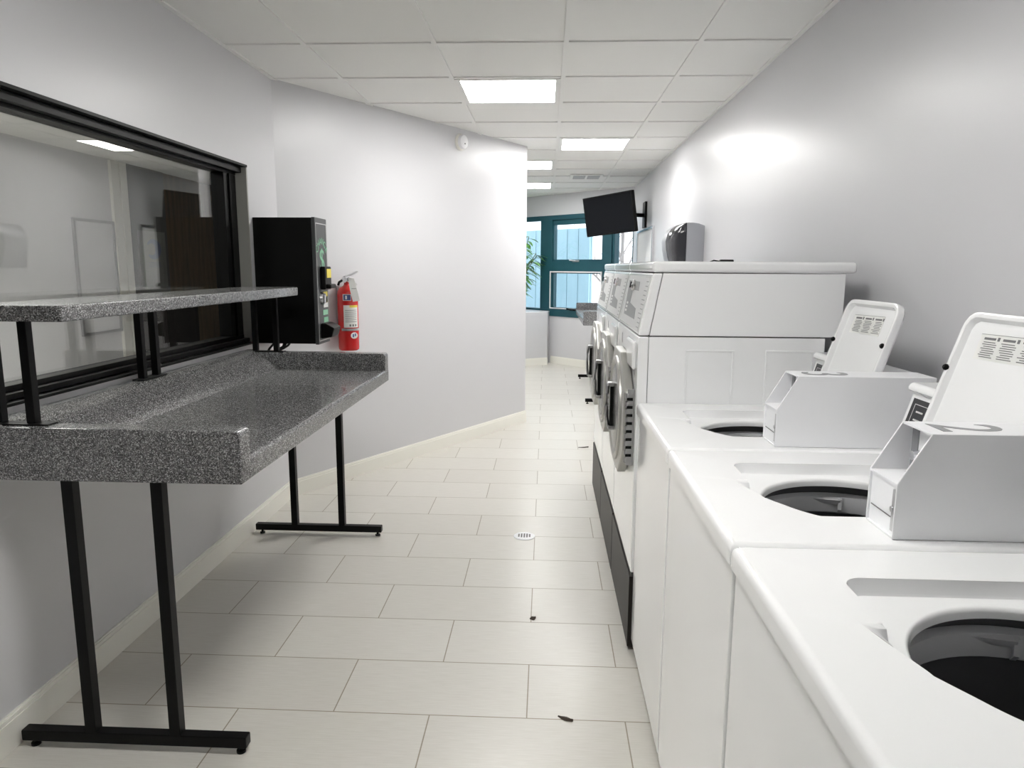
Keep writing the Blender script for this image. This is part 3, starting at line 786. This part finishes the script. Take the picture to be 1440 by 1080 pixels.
# ------------------------------------------------------------------ dryers
def make_dryer():
    X0, Y0, W = .315, 2.44, .670
    dz = empty('clothes_dryer', (X0, Y0, 0), 'white front loading dryer next to the washers, nearest of the three', 'clothes dryer', 'white front loading dryers')
    B().box(.0365, .625, .0, W, .02, 1.155, .003).done('cabinet', WHITE, dz, 35, True)
    B().box(.0, .0355, .0, W, .305, 1.155, .005, 3).done('front_panel', WHITE, dz, 35, True)
    b = B()
    for x0, x1 in ((.162, .325), (.430, .590)):
        for zz in ((.50, 1.113),):
            w_ = .007
            b.box(x0, x1, -.0022, .001, zz[1] - w_, zz[1], .001).box(x0, x1, -.0022, .001, zz[0], zz[0] + w_, .001)
            b.box(x0, x0 + w_, -.0022, .001, zz[0] + w_, zz[1] - w_, .001).box(x1 - w_, x1, -.0022, .001, zz[0] + w_, zz[1] - w_, .001)
    b.done('embossed_frame', WHITE, dz, 35, True)
    B().box(-.003, .034, .004, W - .004, .016, .288, .002).done('kick_panel', KICK, dz, 35, True, label='dark grey kick panel')
    B().box(.004, .03, .004, W - .004, .2885, .304).done('panel_gap_shade', GAP, dz, 0, True)  # dark strip filling the gap above the kick panel, painted as its shade
    B().box(.05, .60, .02, W - .02, 0, .03).done('base', BLACKP, dz, 0, True)
    # upper housing
    B().prism([(.038, 1.159), (.076, 1.369), (.676, 1.369), (.676, 1.159)], 0, W, 'y', .002).done('upper_housing', WHITE, dz, 35, True)
    bz = B().prism([(0, 1.159), (.043, 1.369), (.0745, 1.369), (.0365, 1.159)], 0, W, 'y', .006, 3).done('console', WHITE, dz, 40, True)
    B().box(.040, .712, -.002, W + .002, 1.372, 1.409, .012, 4).done('top_cap', WHITE, dz, 40, True)
    sl = Vector((.043, 0, .210)); LEN = sl.length; sl.normalize(); nm = Vector((-sl.z, 0, sl.x))
    pm = frame_mtx(Vector((0, W, 1.159)) + nm * .0003, (0, -1, 0), sl)      # x: from far (left) to near (right), y: up the slope
    B().box(.035, W - .035, .012, LEN - .012, 0, .0015, mtx=pm).done('control_panel', PANEL, bz, 0, True)
    def fx(y): return W - y
    b = B()
    c = [(fx(.60), .84), (fx(.27), .84), (fx(.25), .68), (fx(.43), .68), (fx(.42), .44), (fx(.22), .38), (fx(.19), .20), (fx(.53), .20)]
    b.prism([(p[0], p[1] * LEN) for p in c], .0015, .0025, 'z', mtx=pm)
    b.done('control_sticker', STICK, bz, 0, True)
    b = B()
    for k_ in range(3): b.box(fx(.52), fx(.47), LEN * (.26 + .07 * k_), LEN * (.30 + .07 * k_), .0025, .003, mtx=pm)
    b.done('sticker_print', PAPER, bz, 0, True)
    b = B()
    for k_ in range(11):
        w_ = .05 + .03 * random.random()
        b.box(fx(.045 + w_), fx(.045), LEN * (.10 + .075 * k_), LEN * (.115 + .075 * k_), .0015, .0021, mtx=pm)
    b.box(fx(.14), fx(.04), LEN * .93, LEN * .935, .0015, .0021, mtx=pm)
    b.done('instruction_print', LGREY if False else STICK, bz, 0, True)
    mk = pm @ Matrix.Translation((fx(.40), LEN * .76, .0025))
    B().lathe([(0, 0), (.022, 0), (.021, .008), (.012, .014), (0, .016)], 24, mk).done('coin_slot', CHROME, bz, 40, True)
    B().box(-.004, .004, -.012, .012, .0145, .018, mtx=mk).done('slot_opening', BLACKP, bz, 0, True)
    # small panels between console and door
    B().box(-.014, .001, .035, .235, 1.035, 1.135, .010, 3).done('coin_drawer', WHITE, dz, 40, True)
    B().box(-.001, .002, .50, .508, 1.085, 1.125).done('card_slot', INK, dz, 0, True)
    # octagonal silver door
    dcy, dcz, hw, hh = .335, .845, .275, .232
    chx, chz = .165, .125
    octo = [(dcy - hw, dcz - hh + chz), (dcy - hw + chx, dcz - hh), (dcy + hw - chx, dcz - hh), (dcy + hw, dcz - hh + chz), (dcy + hw, dcz + hh - chz), (dcy + hw - chx, dcz + hh), (dcy - hw + chx, dcz + hh), (dcy - hw, dcz + hh - chz)]
    b = B().prism(octo, -.036, -.002, 'x', .007, 3)
    door_ = b.done('door', SILVER, dz, 35, True, label='silver octagonal door')
    mx = Matrix.Translation((-.036, dcy, dcz)) @ Matrix.Rotation(R(-90), 4, 'Y')
    B().lathe([(.205, -.002), (.203, .006), (.190, .010), (.176, .004), (.172, -.002)], 56, mx).done('door_ring', SILVER, door_, 40, True)
    B().lathe([(.174, .0), (.166, .005), (.150, .008), (.10, .011), (.05, .012), (0, .0122)], 56, mx).done('door_glass', DOME, door_, 40, True)
    hy = dcy + .0
    b = B()
    b.box(-.070, -.034, hy - .018, hy + .018, .930, .945, .003).box(-.066, -.034, hy - .018, hy + .018, .757, .772, .003)
    pts = [(-.064, hy + .010, .764), (-.071, hy + .010, .80), (-.073, hy + .010, .848), (-.071, hy + .010, .90), (-.066, hy + .010, .938)]
    b.tube(pts, .0075, 10)
    hd = b.done('door_handle', STEEL, door_, 40, True)
    B().box(-.060, -.0365, hy - .014, hy + .014, .7725, .9295).done('handle_recess', BLACKP, hd, 0, True)
    hb = B()
    y0 = dcy - hw
    hb.box(-.024, .0, y0 - .014, y0 + .002, .69, .965, .002)
    for k_ in range(9): hb.cyl((-.026, y0 - .010, .70 + .029 * k_), (-.026, y0 - .010, .718 + .029 * k_), .006, seg=12)
    hb.done('hinge', STEEL, door_, 35, True)
    hb = B()
    for k_ in range(8): hb.box(-.027, -.006, y0 - .0165, y0 - .0135, .722 + .029 * k_, .732 + .029 * k_)
    hb.done('hinge_gap', BLACKP, door_, 0, True)
    return dz
dryer = make_dryer()
D2 = copy_tree(dryer); D2.location.y += .677
D2['label'] = 'white front loading dryer between the two other dryers'
D3 = copy_tree(dryer); D3.location.y += 2 * .677
D3['label'] = 'white front loading dryer farthest from the viewer, nearest the paper towel dispenser'
# bits lying on the dryers
cl = B().box(.70, .755, 2.96, 2.985, 1.4092, 1.422, .004).tube([(.70, 2.97, 1.414), (.675, 2.965, 1.418), (.66, 2.96, 1.412)], .003)
tag(cl.done('plastic_clip', BLACKP), 'tiny black clip lying on top of the nearest dryer by the wall', 'clip')

# ------------------------------------------------------------------ paper towel dispenser
pd = empty('towel_dispenser', (XR, 5.42, 1.42), 'grey and smoked black paper towel dispenser on the right wall above the dryers', 'towel dispenser')
y0, y1 = 5.2, 5.66
b = B().prism([(XR + .001, 1.36), (XR + .001, 1.685), (1.07, 1.700), (1.03, 1.706), (.985, 1.706), (.985, 1.36)], y0, y1, 'y', .006)
b.done('back_case', DISPG, pd, 35)
b = B()
rows = [(1.36, .07), (1.40, .085), (1.46, .105), (1.52, .120), (1.58, .125), (1.63, .112), (1.67, .082), (1.695, .040), (1.704, .012)]
rg = []
for z, bul in rows:
    pl = [(.9845, y0)]
    for i in range(0, 17):
        a = PI * i / 16
        pl.append((.984 - bul * (math.sin(a) ** .55), y0 + (y1 - y0) * (1 - math.cos(a)) / 2))
    pl.append((.9845, y1))
    rg.append([(p[0], p[1], z) for p in pl])
b.rings(rg, True, True)
cv = b.done('cover', SMOKEP, pd, 40)
b = B()
rg = []
for z, bul in rows[:-1]:
    pl = []
    for i in range(6, 17):
        a = PI * i / 16; pl.append((.984 - (bul + .003) * (math.sin(a) ** .55), y0 + (y1 - y0) * (1 - math.cos(a)) / 2 + .002))
    for i in range(16, 5, -1):
        a = PI * i / 16; pl.append((.984 - (bul - .004) * (math.sin(a) ** .55) + .002, y0 + (y1 - y0) * (1 - math.cos(a)) / 2))
    rg.append([(p[0], p[1], z) for p in pl])
b.rings(rg, True, True)
b.done('cover_panel', DISPG, cv, 40)
# ------------------------------------------------------------------ framed board on the right wall
fb = empty('framed_board', (XR, 8.3, .95), 'chrome framed white board on the right wall below the television', 'board')
B().box(XR - .008, XR - .0005, 7.62, 8.86, .99, 1.80).done('board', BOARD, fb, 0)
b = B()
b.box(XR - .025, XR, 7.60, 7.625, .97, 1.82, .003).box(XR - .025, XR, 8.855, 8.88, .97, 1.82, .003).box(XR - .025, XR, 7.625, 8.855, 1.797, 1.82, .003).box(XR - .025, XR, 7.625, 8.855, .97, .993, .003)
b.done('frame', CHROME, fb)

# ------------------------------------------------------------------ television
tyaw, ttilt, troll = -.844, .146, .057
tn = Vector((math.sin(tyaw) * math.cos(ttilt), -math.cos(tyaw) * math.cos(ttilt), -math.sin(ttilt)))
tr_ = Vector((math.cos(tyaw), math.sin(tyaw), 0)); tu = -tn.cross(tr_)
if tu.z < 0: tu = -tu
r2 = math.cos(troll) * tr_ + math.sin(troll) * tu; u2 = -math.sin(troll) * tr_ + math.cos(troll) * tu
tm = frame_mtx((.667, 8.041, 1.962), r2, u2)         # local z faces the viewer
tv = empty('television', (.667, 8.041, 1.962), 'black flat television tilted down on a wall arm in the far right corner', 'television')
tv.matrix_basis = tm
B().box(-.365, .365, -.215, .215, -.045, -.004, .006).box(-.20, .20, -.13, .13, -.075, -.045, .01).done('housing', BLACKP, tv, 35, True)
B().box(-.352, .352, -.198, .203, -.0045, .0005).done('screen', TVSCR, tv, 0, True, label='glossy dark screen')
b = B().box(-.365, .365, -.215, -.198, -.004, .003, .001).box(-.365, .365, .203, .215, -.004, .003, .001).box(-.365, -.352, -.198, .203, -.004, .003).box(.352, .365, -.198, .203, -.004, .003)
b.done('bezel', BLACKP, tv, 30, True)
bp_ = tm @ Vector((0, 0, -.075))
b = B().tube([bp_, (bp_.x + .12, bp_.y + .02, bp_.z), (1.06, 8.30, bp_.z), (XR - .02, 8.32, bp_.z)], .022, 10).box(XR - .025, XR, 8.22, 8.42, 1.835, 2.12, .003)
b.done('wall_arm', BLACKM, tv, 35)

# ------------------------------------------------------------------ ceiling vent
v = empty('ceiling_vent', (.43, 8.37, HC), 'white ceiling air vent with two grey slotted halves', 'air vent')
B().box(.25, .615, 8.19, 8.56, HC - .006, HC + .002, .002).done('frame', GRID, v, 30)
for x0, x1 in ((.285, .42), (.445, .58)):
    gb = B()
    for k_ in range(9): gb.box(x0, x1, 8.24 + .031 * k_, 8.262 + .031 * k_, HC - .010, HC - .0062)
    gb.done('louvre', mat('vent_grey', (.45, .45, .46), .5, build=noise_bump(60, .02)) if 'vent_grey' not in MATS else MATS['vent_grey'], v, 0)

# ------------------------------------------------------------------ floor drain and bits of dirt
dn = empty('floor_drain', (-.098, 3.548, 0), 'small white slotted drain cover in the middle of the tiled floor', 'floor drain')
B().lathe([(0, 0), (.056, 0), (.055, .003), (.048, .005), (0, .005)], 36, Matrix.Translation((-.098, 3.548, 0))).done('cover', WHITEM, dn, 30)
b = B()
for k_ in range(5):
    hl = (.034, .042, .044, .042, .034)[k_] * .62
    b.box(-.098 + (k_ - 2) * .014 - .004, -.098 + (k_ - 2) * .014 + .004, 3.548 - hl, 3.548 + hl, .0048, .0054)
b.done('slots', INK, dn, 0)
for (x, y, rz, sx, sy, lab) in ((-.037, 2.665, .3, .012, .016, 'tiny black speck in a tile joint between the drain and the curled scrap'),
                           (.077, 2.028, -.5, .026, .010, 'curled brown scrap on the floor tiles in front of the washer beside the dryers'),
                           (.305, 5.44, .1, .040, .014, 'dark scrap on the floor beside the farthest dryer')):
    b = B()
    m_ = Matrix.Translation((x, y, .0)) @ Matrix.Rotation(rz, 4, 'Z')
    rg = []
    for i in range(7):
        t_ = i / 6; ww = math.sin(PI * min(max(t_, .08), .92)) * sy
        z_ = .002 + .006 * t_ * t_
        rg.append([((t_ - .5) * 2 * sx, -ww, 0 + z_ * .3), ((t_ - .5) * 2 * sx, 0, z_ + .002), ((t_ - .5) * 2 * sx, ww, 0 + z_ * .6), ((t_ - .5) * 2 * sx, 0, 0)])
    b.rings(rg, True, True, m_)
    tag(b.done('debris_scrap', DIRT), lab, 'debris', 'scraps of dirt on the floor')

# ------------------------------------------------------------------ potted plant on the low wall
pp = empty('potted_plant', (-.42, 10.45, .762), 'leafy green potted plant on the low wall before the left window pane', 'plant')
mp_ = Matrix.Translation((-.42, 10.45, .7625))
B().lathe([(0, 0), (.085, 0), (.095, .02), (.115, .26), (.122, .27), (.122, .30), (.108, .30), (.104, .25), (0, .25)], 32, mp_).done('pot', POT, pp)
st = B(); lf = B()
rnd = random.Random(3)
for s_ in range(15):
    a = s_ * 2 * PI / 15 + rnd.random() * .5
    lean = .12 + .20 * rnd.random(); ht = .35 + .55 * rnd.random()
    base = Vector((-.42 + .05 * math.cos(a), 10.45 + .05 * math.sin(a), 1.0))
    pts = [base + Vector((math.cos(a) * lean * t * t, math.sin(a) * lean * t * t, ht * t)) for t in (0, .25, .5, .75, 1)]
    st.tube(pts, .006, 6)
    for k_ in range(22):
        t = .12 + .88 * k_ / 21
        i0 = min(int(t * 4), 3); p = pts[i0].lerp(pts[i0 + 1], t * 4 - i0)
        b_ = rnd.random() * 2 * PI; drop = -.2 - .7 * rnd.random()
        dv = Vector((math.cos(b_), math.sin(b_), drop * .6 + .35)).normalized(); Lf = .13 + .10 * rnd.random()
        side = dv.cross(Vector((0, 0, 1))).normalized(); wd = .020 + .012 * rnd.random()
        bm = bmesh.new(); row = []
        for q_ in range(6):
            u = q_ / 5; c_ = p + dv * Lf * u + Vector((0, 0, -.07 * u * u)); ww = wd * math.sin(PI * (.06 + .9 * u)) ** .8
            row.append((bm.verts.new(c_ - side * ww + Vector((0, 0, .004))), bm.verts.new(c_), bm.verts.new(c_ + side * ww + Vector((0, 0, .004)))))
        for r0, r1 in zip(row, row[1:]):
            bm.faces.new((r0[0], r0[1], r1[1], r1[0])); bm.faces.new((r0[1], r0[2], r1[2], r1[1]))
        lf.merge(bm)
st.done('stems', STEM, pp); lf.done('foliage', LEAF, pp, 60)

# ------------------------------------------------------------------ outdoors beyond the teal window
SA = Vector((.72, 12.28, 0)); sd = Vector((-.70711, .70711, 0)); sn = Vector((-.70711, -.70711, 0))
b = B()
for k_ in range(18):
    a = SA + sd * (.26 * k_ + .006); c = SA + sd * (.26 * (k_ + 1) - .006)
    q = [a, c, c - sn * .04, a - sn * .04]
    b.prism([(p.x, p.y) for p in q], 0, 2.05, 'z', .003)
a = SA; c = SA + sd * 4.7; q = [a - sn * .045, c - sn * .045, c - sn * .08, a - sn * .08]
b.prism([(p.x, p.y) for p in q], 0, 2.02, 'z')
tag(b.done('board_fence', SIDING), 'pale blue fence of upright boards outside the teal window', 'fence')
b = B(); b.prism([(1.30, 9.45), (14, 9.45), (14, 30), (-12, 30), (-12, 13.3), (-2.6, 13.3)], -.3, -.25, 'z')
structure(b, 'ground', SNOW, 'pale ground outside the teal window', 'ground')
tb = B(); rnd = random.Random(11)
def branch(p, d, L, r, depth):
    pts = [p]; dd = d.copy()
    for i in range(4):
        dd = (dd + Vector((rnd.uniform(-.18, .18), rnd.uniform(-.18, .18), rnd.uniform(-.05, .12)))).normalized()
        pts.append(pts[-1] + dd * L / 4)
    tb.tube(pts, r, 6, taper=r * .55)
    if depth == 0: return
    for k_ in range(4 if depth > 1 else 3):
        t = pts[1 + k_ % 4]
        nd = (dd + Vector((rnd.uniform(-.9, .9), rnd.uniform(-.9, .9), rnd.uniform(-.1, .5)))).normalized()
        branch(t, nd, L * .62, r * .5, depth - 1)
branch(Vector((1.75, 16.2, -.25)), Vector((.02, 0, 1)), 2.4, .07, 3)
tag(tb.done('bare_tree', BARK, None, 40), 'bare winter tree outside, right of the pale blue fence', 'tree')

# ------------------------------------------------------------------ world and view
w = bpy.data.worlds.new('world'); scene.world = w; w.use_nodes = True
nt = w.node_tree; bg = nt.nodes['Background']
tc = node(nt, 'ShaderNodeTexCoord'); n1 = node(nt, 'ShaderNodeTexNoise', Scale=1.6, Detail=4)
nt.links.new(tc.outputs['Generated'], n1.inputs['Vector'])
rp = node(nt, 'ShaderNodeValToRGB')
rp.color_ramp.elements[0].color = (.80, .88, 1, 1); rp.color_ramp.elements[1].color = (1, 1, 1, 1)
nt.links.new(n1.outputs['Fac'], rp.inputs['Fac']); nt.links.new(rp.outputs['Color'], bg.inputs['Color'])
bg.inputs['Strength'].default_value = 1.35
vs = scene.view_settings
vs.view_transform = 'Standard'; vs.look = 'None'; vs.gamma = 1.; vs.use_curve_mapping = False
vs.exposure = 1.12
scene.cycles.max_bounces = 10
scene.cycles.diffuse_bounces = 6
scene.cycles.glossy_bounces = 5
scene.cycles.transparent_max_bounces = 10
scene.cycles.caustics_reflective = False
scene.cycles.sample_clamp_indirect = 6.
scene.cycles.use_denoising = True
